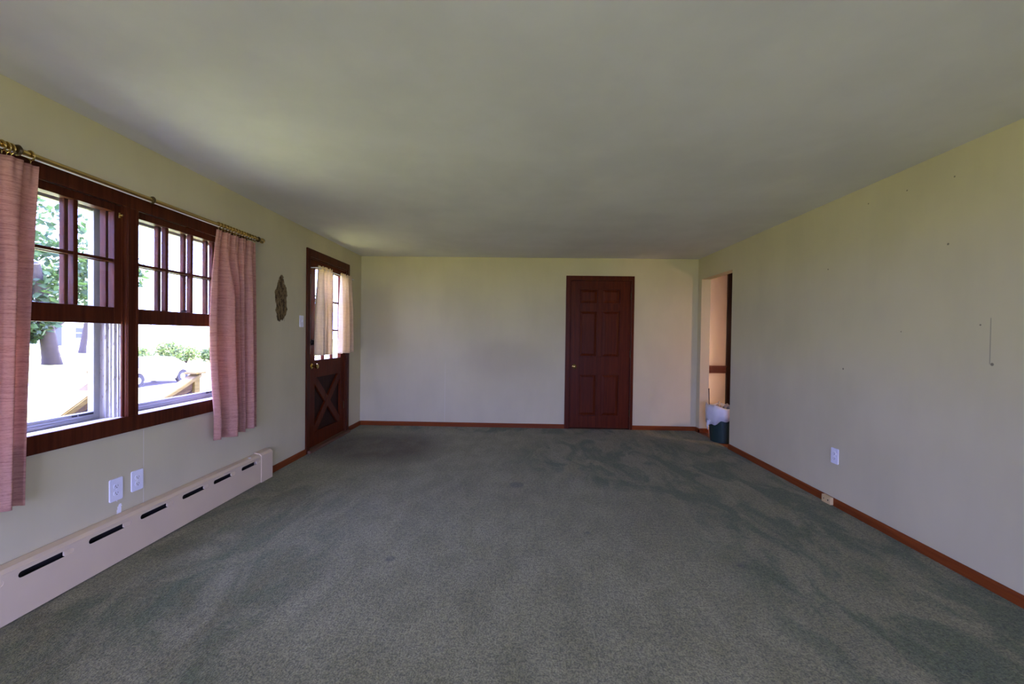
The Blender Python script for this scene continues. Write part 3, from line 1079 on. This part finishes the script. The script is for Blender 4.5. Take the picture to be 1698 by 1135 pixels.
def curtain(label, ytop, ybot, ztop, zbot, xc, folds, amp_t, amp_b, seed, mat, thick=.0016, nu=220, nv=46, phase=None, sway=None, hem=.0, name='curtain_panel', group=None, warp=.22):
    """hung cloth: ytop / ybot = (near, far) edges at head and hem"""
    rnd = random.Random(seed)
    ph = [rnd.uniform(0, 6.28) for _ in range(4)]
    bm = nb()
    grid = []
    for j in range(nv + 1):
        v = j / nv
        row = []
        a = amp_t + (amp_b - amp_t) * min(1, v * 2.2) ** 0.8
        for i in range(nu + 1):
            u = i / nu
            uw = u + warp * 0.12 * math.sin(2 * math.pi * u * 1.5 + ph[0]) * v
            t = 2 * math.pi * folds * uw
            s = math.sin(t + ph[1])
            fold = math.copysign(abs(s) ** 0.75, s)
            fold += .28 * math.sin(2 * t + ph[2] + v * 1.0) * (0.4 + v) + .16 * math.sin(0.5 * t + ph[3] + 1.6 * v)
            y = (ytop[0] + (ybot[0] - ytop[0]) * v) * (1 - u) + (ytop[1] + (ybot[1] - ytop[1]) * v) * u
            y += .012 * math.cos(t + ph[1]) * min(1, v * 3) * (1 - abs(2 * u - 1) ** 6)
            if sway:
                y += sway * math.sin(math.pi * v) * (1 - u) ** 1.5
            x = xc + a * fold
            z = ztop + (zbot - ztop) * v + (hem * math.sin(t * .5 + ph[3]) * v if hem else 0)
            row.append(bm.verts.new((x, y, z)))
        grid.append(row)
    for j in range(nv):
        for i in range(nu):
            bm.faces.new((grid[j][i], grid[j][i + 1], grid[j + 1][i + 1], grid[j + 1][i]))
    return bm, grid


def solid(o, t):
    md = o.modifiers.new('thickness', 'SOLIDIFY')
    md.thickness = t
    md.offset = 0


def pink_panel(label, ytop, ybot, creases, sway, flare, ztop=1.992, zbot=.503):
    """pleated panel: even pinch pleats at the head relax into folds of uneven width, one between each two creases"""
    root = thing('window_curtain', label, 'curtain', (RX, (ytop[0] + ytop[1]) / 2, zbot), 'pleated pink window curtains')
    nu, nv = 260, 56
    n = len(creases) - 1
    bm = nb()
    grid = []
    for j in range(nv + 1):
        v = j / nv
        blend = min(1.0, max(0.0, (v - .03) / .30))
        blend = blend * blend * (3 - 2 * blend)
        row = []
        for i in range(nu + 1):
            u = i / nu
            k = max(q for q in range(n) if creases[q] <= u + 1e-9)
            w = creases[k + 1] - creases[k]
            idx = k + (u - creases[k]) / w
            t = math.pi * ((1 - blend) * n * u + blend * idx)
            s = math.sin(t)
            fold = math.copysign(abs(s) ** 0.62, s)
            amp = .011 * (1 - blend) + blend * (.012 + .042 * min(1.0, w / .17)) * (.75 + .25 * v)
            # pinched bundles in the heading
            if v < .09:
                fold += .5 * math.sin(3 * t) * (1 - v / .09)
            y = (ytop[0] + (ybot[0] - ytop[0]) * v) * (1 - u) + (ytop[1] + (ybot[1] - ytop[1]) * v) * u
            y += sway * math.sin(math.pi * min(1, v * 1.12)) * (1 - u) ** 1.3
            y += flare * math.sin(math.pi * v) * u ** 3
            y += .010 * math.cos(t) * blend * (1 - abs(2 * u - 1) ** 6)
            x = RX + .002 + amp * fold + .010 * math.sin(1.7 * u + 2.2 * v) * v
            z = ztop + (zbot - ztop) * v + .007 * math.sin(t * .5 + 1) * v
            row.append(bm.verts.new((x, y, z)))
        grid.append(row)
    for j in range(nv):
        for i in range(nu):
            bm.faces.new((grid[j][i], grid[j][i + 1], grid[j + 1][i + 1], grid[j + 1][i]))
    o = obj('cloth', bm, M['pink'], root, smooth=True, sharp=180)
    solid(o, .002)


pink_panel('pink pleated curtain at the far end of the windows', (2.905, 3.335), (2.872, 3.372),
           [0, .10, .27, .45, .51, .56, .61, .66, .72, .86, 1.0], -.055, 0)
pink_panel('pink pleated curtain at the left edge, by the near window', (1.22, 1.822), (1.24, 1.772),
           [0, .13, .25, .34, .40, .52, .66, .72, .79, .90, 1.0], 0, -.012)


# door curtains -------------------------------------------------------
def door_curtains():
    x = XL + .060
    z = 1.975
    root = thing('cafe_curtain_rod', 'thin white rod across the top of the front door glass', 'curtain rod', (x, 4.9, z))
    bm = nb()
    lathe(bm, [(.005, 0), (.005, .96)], (x, 4.43, z), (0, 1, 0), 12)
    obj('pole', bm, M['white_plastic'], root, smooth=True)
    for y in (4.432, 5.385):
        bm = nb()
        xw = XL - .004 if y < 5 else XL + .0
        tube(bm, [(XL - .020 if y < 5 else XL + .014, y, z), (x, y, z)], .0055, 8)
        obj('bracket', bm, M['white_plastic'], root, smooth=True)
    for lab, yt, yb_, seed in (('cream curtain over the middle of the front door glass', (4.470, 4.765), (4.455, 4.770), 3),
                               ('cream curtain at the hinge side of the front door glass', (5.010, 5.330), (4.985, 5.365), 9)):
        r = thing('door_curtain', lab, 'curtain', (x, (yt[0] + yt[1]) / 2, 1.03), 'cream front door curtains')
        bm, g = curtain(lab, yt, yb_, z + .028, 1.035, x, 3.5, .015, .034, seed, M['cream_cloth'], nu=140, nv=40, hem=.004)
        # gather the heading round the rod
        for j, row in enumerate(g):
            for i, v in enumerate(row):
                if j < 4:
                    v.co.x += .003 * math.sin(i * 1.3)
                    v.co.z += .006 * math.sin(i * .55) * (1 - j / 4)
        o = obj('cloth', bm, M['cream_cloth'], r, smooth=True, sharp=180)
        solid(o, .0015)


door_curtains()


# bin in the passage ---------------------------------------------------
def bin_():
    cx_, cy_ = 2.525, 5.235
    root = thing('trash_can', 'dark green trash can with white liner in the passage', 'trash can', (cx_, cy_, 0))
    bm = nb()
    prof = [(.001, .012), (.130, .012), (.138, .001), (.142, .004), (.180, .395), (.188, .400), (.188, .414), (.180, .414), (.136, .02)]
    lathe(bm, prof, (cx_, cy_, 0), (0, 0, 1), 36)
    obj('bin_body', bm, M['bin'], root, smooth=True)
    # liner folded over the rim, uneven lower edge
    bm = nb()
    n = 72
    rings = []
    for k, (r, z, w) in enumerate([(.150, .31, .004), (.170, .37, .006), (.184, .432, .006), (.193, .440, .006), (.200, .420, .008), (.202, .350, .010), (.199, .250, .012)]):
        row = []
        for i in range(n):
            a = i * 2 * math.pi / n
            rr = r + w * math.sin(a * 9 + k) * .6 + w * math.sin(a * 17 + 2 * k) * .4
            zz = z
            if k == 6:
                zz += .035 * math.sin(a * 3 + .6) + .012 * math.sin(a * 11)
            if k in (2, 3):
                zz += .010 * math.sin(a * 5 + 1) + .03 * max(0, math.cos(a - math.pi)) ** 3
            row.append(bm.verts.new((cx_ + rr * math.cos(a), cy_ + rr * math.sin(a), zz)))
        rings.append(row)
    for p, q in zip(rings, rings[1:]):
        for i in range(n):
            bm.faces.new((p[i], p[(i + 1) % n], q[(i + 1) % n], q[i]))
    # loose corner of the bag hanging down on the left
    t = [(-.197, -.05, .27), (-.204, -.03, .20), (-.200, -.035, .15)]
    tube(bm, [(cx_ + a, cy_ + b, c) for a, b, c in t], [.022, .012, .004], 10)
    o = obj('liner', bm, M['bag'], root, smooth=True, sharp=180)
    solid(o, .001)
    rnd = random.Random(4)

    def crumple(name, c, s, mat, label, cat, seed):
        r2 = random.Random(seed)
        b2 = nb()
        bmesh.ops.create_icosphere(b2, subdivisions=3, radius=1)
        for v in b2.verts:
            k = 1 + .28 * math.sin(v.co.x * 5 + seed) * math.sin(v.co.y * 6) + r2.uniform(-.10, .10)
            v.co = Vector((v.co.x * s[0] * k, v.co.y * s[1] * k, v.co.z * s[2] * k)) + Vector(c)
        tag(obj(name, b2, mat), label, cat)
    crumple('crumpled_paper', (cx_ - .085, cy_ - .03, .405), (.045, .045, .050), M['paper'], 'crumpled brown paper at the top of the trash can', 'paper', 1)
    crumple('crumpled_wrapper', (cx_ + .035, cy_ - .045, .410), (.055, .05, .055), M['can'], 'crumpled grey wrapper at the right inside the trash can', 'wrapper', 2)
    bm = nb()
    lathe(bm, [(.001, 0), (.024, .001), (.026, .006), (.026, .085), (.013, .115), (.012, .140), (.014, .142), (.014, .152), (.001, .153)], (cx_ - .022, cy_ + .07, .335), (.1, .1, 1), 18)
    tag(obj('plastic_bottle', bm, M['cream_plastic'], smooth=True), 'small pale bottle poking out of the trash can', 'bottle')
    bm = nb()
    tube(bm, [(cx_ - .150, cy_ + .02, .20), (cx_ - .168, cy_ + .03, .64)], [.006, .006], 10)
    bmesh.ops.create_uvsphere(bm, u_segments=10, v_segments=6, radius=.009, matrix=Matrix.Translation((cx_ - .168, cy_ + .03, .642)))
    tag(obj('stick', bm, M['dark_stick'], smooth=True), 'thin dark stick standing upright in the trash can', 'stick')


bin_()

# warm light inferred beyond the passage; the unseen pendant around it is added
root = thing('added_pendant', 'unseen pendant added around the kitchen light beyond the passage', 'lamp', (3.45, 4.25, 1.55))
bm = nb()
lathe(bm, [(.004, .02), (.004, .81)], (3.45, 4.25, 1.55), (0, 0, 1), 8)
obj('cord', bm, M['slot'], root)
bm = nb()
lathe(bm, [(.05, .24), (.16, .02), (.162, .02), (.052, .242), (.02, .245)], (3.45, 4.25, 1.55), (0, 0, 1), 28)
obj('lamp_shade', bm, M['cream_plastic'], root, smooth=True)
pl = bpy.data.lights.new('kitchen_warm_light', 'POINT')
pl.energy = 26
pl.color = (1.0, 0.60, 0.42)
pl.shadow_soft_size = .07
po = bpy.data.objects.new('kitchen_warm_light', pl)
COL.objects.link(po)
po.parent = root
po.location = (0, 0, -.03)


# ================================================================== OUTSIDE
def gz(x):
    pts = [(-90, .6), (-40, -.3), (-25.5, -1.20), (-23.5, -1.42), (-16.2, -1.42), (-14.5, -1.30), (-6, -.75), (-2, EXT - .02), (25, EXT - .02)]
    for (a, p), (b, q) in zip(pts, pts[1:]):
        if a <= x <= b:
            return p + (q - p) * (x - a) / (b - a)
    return pts[0][1] if x < -90 else pts[-1][1]


def ground_strip(x0, x1, n, y0, y1, dz=0, thick=.15):
    bm = nb()
    xs_ = [x0 + (x1 - x0) * i / n for i in range(n + 1)]
    A = [[bm.verts.new((x, y, gz(x) + dz)) for x in xs_] for y in (y0, y1)]
    B = [[bm.verts.new((x, y, gz(x) + dz - thick)) for x in xs_] for y in (y0, y1)]
    for i in range(n):
        bm.faces.new((A[0][i], A[0][i + 1], A[1][i + 1], A[1][i]))
        bm.faces.new((B[0][i + 1], B[0][i], B[1][i], B[1][i + 1]))
        for s in (0, 1):
            bm.faces.new((A[s][i], B[s][i], B[s][i + 1], A[s][i + 1]))
    for i in (0, n):
        bm.faces.new((A[0][i], A[1][i], B[1][i], B[0][i]))
    return bm


struct('ground_lawn', ground_strip(-90, 25, 230, -60, 120), M['lawn'], 'sunlit green lawn outside the windows', 'lawn')
struct('ground_road', ground_strip(-23.4, -16.3, 8, -60, 120, .02, .1), M['asphalt'], 'pale sunlit street beyond the lawn', 'street')
struct('ground_added_patio', boxes([(2.56, 9, -9, 2.2, -.62, EXT + .02)]), M['added_patio'], 'dark paving added unseen by the glass door to cut ground light', 'added_patio')  # unseen dark paving, added to cut light bounced through the glass door
bm = nb()
box(bm, -23.6, -23.4, -60, 120, -1.5, -1.27)
struct('trim_kerb', bm, M['kerb'], 'concrete kerb on the far side of the street', 'kerb')


def stair_rail(x, a, b, drop, label, post_at_top=True):
    """sloping timber railing in the plane x: a, b = (y, z) of the cap's ends"""
    root = thing('stair_railing', label, 'railing', (x, b[0], gz(x)), 'timber railings outside the windows')
    (ya, za), (yb, zb) = a, b
    sl = (zb - za) / (yb - ya)
    bm = nb()
    prism(bm, [(ya, za - .05), (yb, zb - .05), (yb, zb), (ya, za)], 0, x - .07, x + .07, .006)
    obj('handrail', bm, M['weathered_wood'], root)
    bm = nb()
    for k in range(3):
        o0 = .06 + k * (drop - .06) / 3
        o1 = o0 + (drop - .06) / 3 - .012
        prism(bm, [(ya, za - o1), (yb - .09, zb - .09 * sl - o1), (yb - .09, zb - .09 * sl - o0), (ya, za - o0)], 0, x - .018, x + .018, .003)
    obj('side_boards', bm, M['panel_wood'], root)
    for y, z in ((yb - .045, zb - .045 * sl - .04), (ya + .05, za + .05 * sl - .04)):
        g = gz(x) - .05
        bm = nb()
        box(bm, x - .045, x + .045, y - .045, y + .045, g, z, bevel=.005)
        obj('post', bm, M['weathered_wood'], root)
    bm = nb()
    box(bm, x - .08, x + .08, yb - .11, yb + .06, zb - .005, zb + .02, bevel=.005)
    obj('post_cap', bm, M['weathered_wood'], root)


stair_rail(-3.1, (2.05, .30), (3.10, .955), .30, 'brown timber stair railing outside the nearer window')
stair_rail(-4.2, (4.0, .19), (5.33, .735), .42, 'pale timber stair railing outside the farther window')


# car parked across the street
def car():
    xc, y0, yc1, sh = -18.88, 18.45, 22.9, -.45
    g = gz(xc) + .02
    root = thing('parked_car', 'silver sedan parked on the street outside the farther window', 'car', (xc, (y0 + yc1) / 2, g))
    wr, wx = .33, (19.75, 22.35)
    # side outline, nose towards -y
    low = .26
    pts = [(18.95, .48), (19.0, .70), (19.35, .80), (20.05, .88), (20.35, .92), (22.55, .95), (23.15, .93), (23.32, .80), (23.35, .50), (23.25, .34)]
    bot = []
    for w in reversed(wx):
        arc = []
        for i in range(13):
            a = math.pi * i / 12
            arc.append((w + .40 * math.cos(a), max(low, .32 + .40 * math.sin(a))))
        bot += [(w + .42, low)] + arc + [(w - .42, low)]
    poly = pts + bot + [(19.02, .34)]
    bm = nb()
    prism(bm, [(y, g + z) for y, z in poly], 0, xc - .88, xc + .88, .03)
    obj('body', bm, M['car_paint'], root)
    bm = nb()
    base_ = [(20.15, .90), (22.75, .94), (22.05, 1.36), (20.95, 1.40)]
    for s in (0,):
        A = [bm.verts.new((xc + sx * .84, y, g + z)) for sx in (-1, 1) for y, z in base_[:2]]
        B = [bm.verts.new((xc + sx * .62, y, g + z)) for sx in (-1, 1) for y, z in ((20.95, 1.40), (22.05, 1.38))]
        for q in ((A[0], A[1], B[1], B[0]), (A[2], A[3], B[3], B[2]), (A[0], A[2], B[2], B[0]), (A[1], A[3], B[3], B[1]), (B[0], B[1], B[3], B[2]), (A[0], A[1], A[3], A[2])):
            bm.faces.new(q)
        bmesh.ops.bevel(bm, geom=bm.edges[:], offset=.05, segments=2, affect='EDGES')
    obj('cabin', bm, M['car_paint'], root)
    for sx in (-1, 1):
        for ya, yb_ in ((20.55, 21.35), (21.42, 22.25)):
            bm = nb()
            quad = []
            for y, z in ((ya, .97), (yb_, .98), (min(yb_, 22.0), 1.30), (max(ya, 20.95), 1.30)):
                k = (z - .92) / .47
                quad.append(Vector((xc + sx * (.845 - .22 * k + .006), y, g + z)))
            vs = [bm.verts.new(p) for p in quad] + [bm.verts.new(p - Vector((sx * .03, 0, 0))) for p in quad]
            bm.faces.new(vs[:4])
            bm.faces.new(vs[4:][::-1])
            for i in range(4):
                bm.faces.new((vs[i], vs[(i + 1) % 4], vs[4 + (i + 1) % 4], vs[4 + i]))
            obj('side_window', bm, M['car_glass'], root)
    for yq, zs_, y2, z2 in ((20.20, .93, 20.90, 1.37), (22.70, .96, 22.12, 1.35)):
        bm = nb()
        d = Vector((0, -.02 if yq < 21 else .02, .012))
        vs = [Vector((xc + sx * w, y, g + z)) + d for sx, w, y, z in ((-1, .72, yq, zs_), (1, .72, yq, zs_), (1, .56, y2, z2), (-1, .56, y2, z2))]
        a = [bm.verts.new(p) for p in vs] + [bm.verts.new(p - d * 2) for p in vs]
        bm.faces.new(a[:4])
        bm.faces.new(a[4:][::-1])
        for i in range(4):
            bm.faces.new((a[i], a[(i + 1) % 4], a[4 + (i + 1) % 4], a[4 + i]))
        obj('windscreen', bm, M['car_glass'], root)
    for w in wx:
        for sx in (-1, 1):
            bm = nb()
            lathe(bm, [(.20, 0), (wr - .02, .0), (wr, .03), (wr, .17), (wr - .02, .20), (.20, .20)], (xc + sx * .66, w, g + wr), (sx, 0, 0), 28)
            t = obj('wheel', bm, M['tyre'], root, smooth=True)
            bm = nb()
            lathe(bm, [(.205, .17), (.20, .195), (.06, .21), (.001, .212)], (xc + sx * .66, w, g + wr), (sx, 0, 0), 20)
            obj('hubcap', bm, M['hub'], t, smooth=True)
    for o in root.children:
        o.location.y += sh
    return root


car()


def leaves(bm, c, r, n, size, rnd, hollow=.55):
    c = Vector(c)
    for _ in range(n):
        d = Vector((rnd.gauss(0, 1), rnd.gauss(0, 1), rnd.gauss(0, 1))).normalized()
        k = hollow + (1 - hollow) * rnd.random()
        p = c + Vector((d.x * r[0], d.y * r[1], d.z * r[2])) * k
        a = Vector((rnd.gauss(0, 1), rnd.gauss(0, 1), rnd.gauss(0, .6))).normalized()
        b = a.cross(Vector((rnd.gauss(0, 1), rnd.gauss(0, 1), rnd.gauss(0, 1)))).normalized()
        s = size * rnd.uniform(.6, 1.3)
        v = [bm.verts.new(p - a * s), bm.verts.new(p + b * s * .5 + a * s * .1), bm.verts.new(p + a * s), bm.verts.new(p - b * s * .5 + a * s * .1)]
        bm.faces.new(v)


def tree(x, y, h, lean, label, seed, crown, n, trunk_r, mat, leaf_size=.26):
    rnd = random.Random(seed)
    g = gz(x)
    root = thing('tree', label, 'tree', (x, y, g), 'trees beyond the street')
    bm = nb()
    top = Vector((x + lean[0], y + lean[1], g + h * .55))
    base = Vector((x, y, g - .1))
    tube(bm, [base, base.lerp(top, .12), base.lerp(top, .5), top], [trunk_r * 1.2, trunk_r, trunk_r * .8, trunk_r * .45], 14)
    for k in range(5):
        a = rnd.uniform(0, 6.28)
        s = base.lerp(top, .35 + .12 * k)
        e_ = s + Vector((math.cos(a) * h * .22, math.sin(a) * h * .22, h * .16))
        tube(bm, [s, s.lerp(e_, .5) + Vector((0, 0, .2)), e_], [trunk_r * .45, trunk_r * .3, trunk_r * .12], 8)
    obj('trunk', bm, M['bark'], root, smooth=True)
    bm = nb()
    for dx_, dy_, dz_, r in crown:
        leaves(bm, (x + dx_, y + dy_, g + dz_), (r, r, r * .75), n, leaf_size, rnd)
    obj('foliage', bm, mat, root)


tree(-30.2, 26.3, 11, (2.0, -2.6), 'large leaning tree across the street, seen left of the white house', 3,
     [(.2, -1.9, 1.9, .9), (.6, -3.2, 1.6, 1.1), (1.0, -2.2, 3.0, 1.5), (.2, -3.8, 2.6, 1.7), (1.5, -1.2, 4.6, 2.0), (0, 0, 6.5, 2.8), (-1, -4.0, 5.5, 2.8), (1, 2.6, 6.4, 2.2), (0, -1, 8.5, 3.0)], 480, .42, M['leaf'])
tree(-36, 33.5, 9, (.3, .5), 'smaller pale tree in front of the white house', 8,
     [(0, 0, 4.6, 1.9), (.6, 1.2, 3.6, 1.5), (-.5, -1, 6.2, 1.9)], 420, .22, M['leaf_pale'], .22)
tree(-36, 62, 12, (.5, .5), 'tall tree far along the street behind the hedge', 12,
     [(0, 0, 6, 3.2), (1, 3, 8, 3.0), (-1, -2.6, 7, 3.0), (0, 0, 10, 2.6)], 420, .35, M['leaf_pale'], .3)

for i, (x, y, r, hh, lab) in enumerate([
        (-25.6, 26.2, .95, 1.75, 'leafy green shrub behind the car, nearest the window mullion'),
        (-26.2, 28.2, .85, 1.35, 'low pale shrub second in the hedge behind the car'),
        (-25.8, 30.2, 1.05, 1.70, 'full green shrub in the middle of the hedge behind the car'),
        (-26.4, 32.4, .95, 1.35, 'low shrub fourth along the hedge behind the car'),
        (-26.0, 34.6, 1.0, 1.15, 'last shrub of the hedge beside the pink curtain edge')]):
    root = thing('shrub', lab, 'shrub', (x, y, gz(x)), 'hedge of shrubs behind the car')
    rnd = random.Random(20 + i)
    bm = nb()
    for k in range(6):
        a = rnd.uniform(0, 6.28)
        tube(bm, [(x, y, gz(x) - .05), (x + math.cos(a) * r * .3, y + math.sin(a) * r * .3, gz(x) + hh * .4), (x + math.cos(a) * r * .6, y + math.sin(a) * r * .6, gz(x) + hh * .7)], [.035, .025, .01], 6)
    obj('stems', bm, M['bark'], root)
    bm = nb()
    leaves(bm, (x, y, gz(x) + hh * .52), (r, r * 1.1, hh * .5), 620, .12, rnd, .45)
    leaves(bm, (x + .1, y - .5, gz(x) + hh * .62), (r * .6, r * .6, hh * .42), 240, .12, rnd, .4)
    obj('foliage', bm, M['leaf_pale'], root)


def house():
    x0, x1, y0, y1 = -53, -45, 35.0, 50.0
    g = gz(-45) - .1
    root = thing('house', 'white house with grey windows across the street', 'house', ((x0 + x1) / 2, (y0 + y1) / 2, g))
    bm = boxes([(x0, x1, y0, y1, g - .4, g + 3.2)])
    prism(bm, [(x0, g + 3.2), (x1, g + 3.2), ((x0 + x1) / 2, g + 5.6)], 1, y0, y1)
    obj('wall', bm, M['house_wall'], root)
    bm = nb()
    xm = (x0 + x1) / 2
    prism(bm, [(x1 + .4, g + 3.0), (x1 + .4, g + 3.15), (xm, g + 5.8), (x0 - .4, g + 3.15), (x0 - .4, g + 3.0), (xm, g + 5.62)], 1, y0 - .4, y1 + .4)
    obj('roof', bm, M['house_roof'], root)
    for y in (37.0, 41.6, 42.9, 46.5):
        bm = boxes([(x1 - .02, x1 + .06, y - .45, y + .45, g + .75, g + 1.95)])
        f = obj('window', bm, M['house_wall'], root)
        obj('pane', boxes([(x1 + .055, x1 + .075, y - .38, y + .38, g + .82, g + 1.32), (x1 + .055, x1 + .075, y - .38, y + .38, g + 1.38, g + 1.88)]), M['house_glass'], f)
    bm = boxes([(x1 - .02, x1 + .07, 39.0, 39.95, g + .1, g + 2.2)])
    obj('front_door', bm, M['house_glass'], root)


house()


# daylight portals: they only steer sampling of the sky, they give no light
def portal(loc, rot, sx, sy):
    d = bpy.data.lights.new('daylight_portal', 'AREA')
    d.shape = 'RECTANGLE'
    d.size, d.size_y = sx, sy
    d.cycles.is_portal = True
    o = bpy.data.objects.new('daylight_portal', d)
    COL.objects.link(o)
    o.location = loc
    o.rotation_euler = rot


portal((XL - TL - .02, (U1[0] + U2[1]) / 2, (WZ0 + WZ1) / 2), (0, math.radians(-90), 0), WZ1 - WZ0, U2[1] - U1[0])
portal((XL - TL - .02, 4.88, 1.48), (0, math.radians(-90), 0), 1.05, .7)
portal(((RW[0] + RW[1]) / 2, YB - .17, (RW[2] + RW[3]) / 2), (math.radians(90), 0, 0), RW[1] - RW[0], RW[3] - RW[2])
portal((XR + .14, (SW[0] + SW[1]) / 2, (SW[2] + SW[3]) / 2), (0, math.radians(90), 0), SW[3] - SW[2], SW[1] - SW[0])
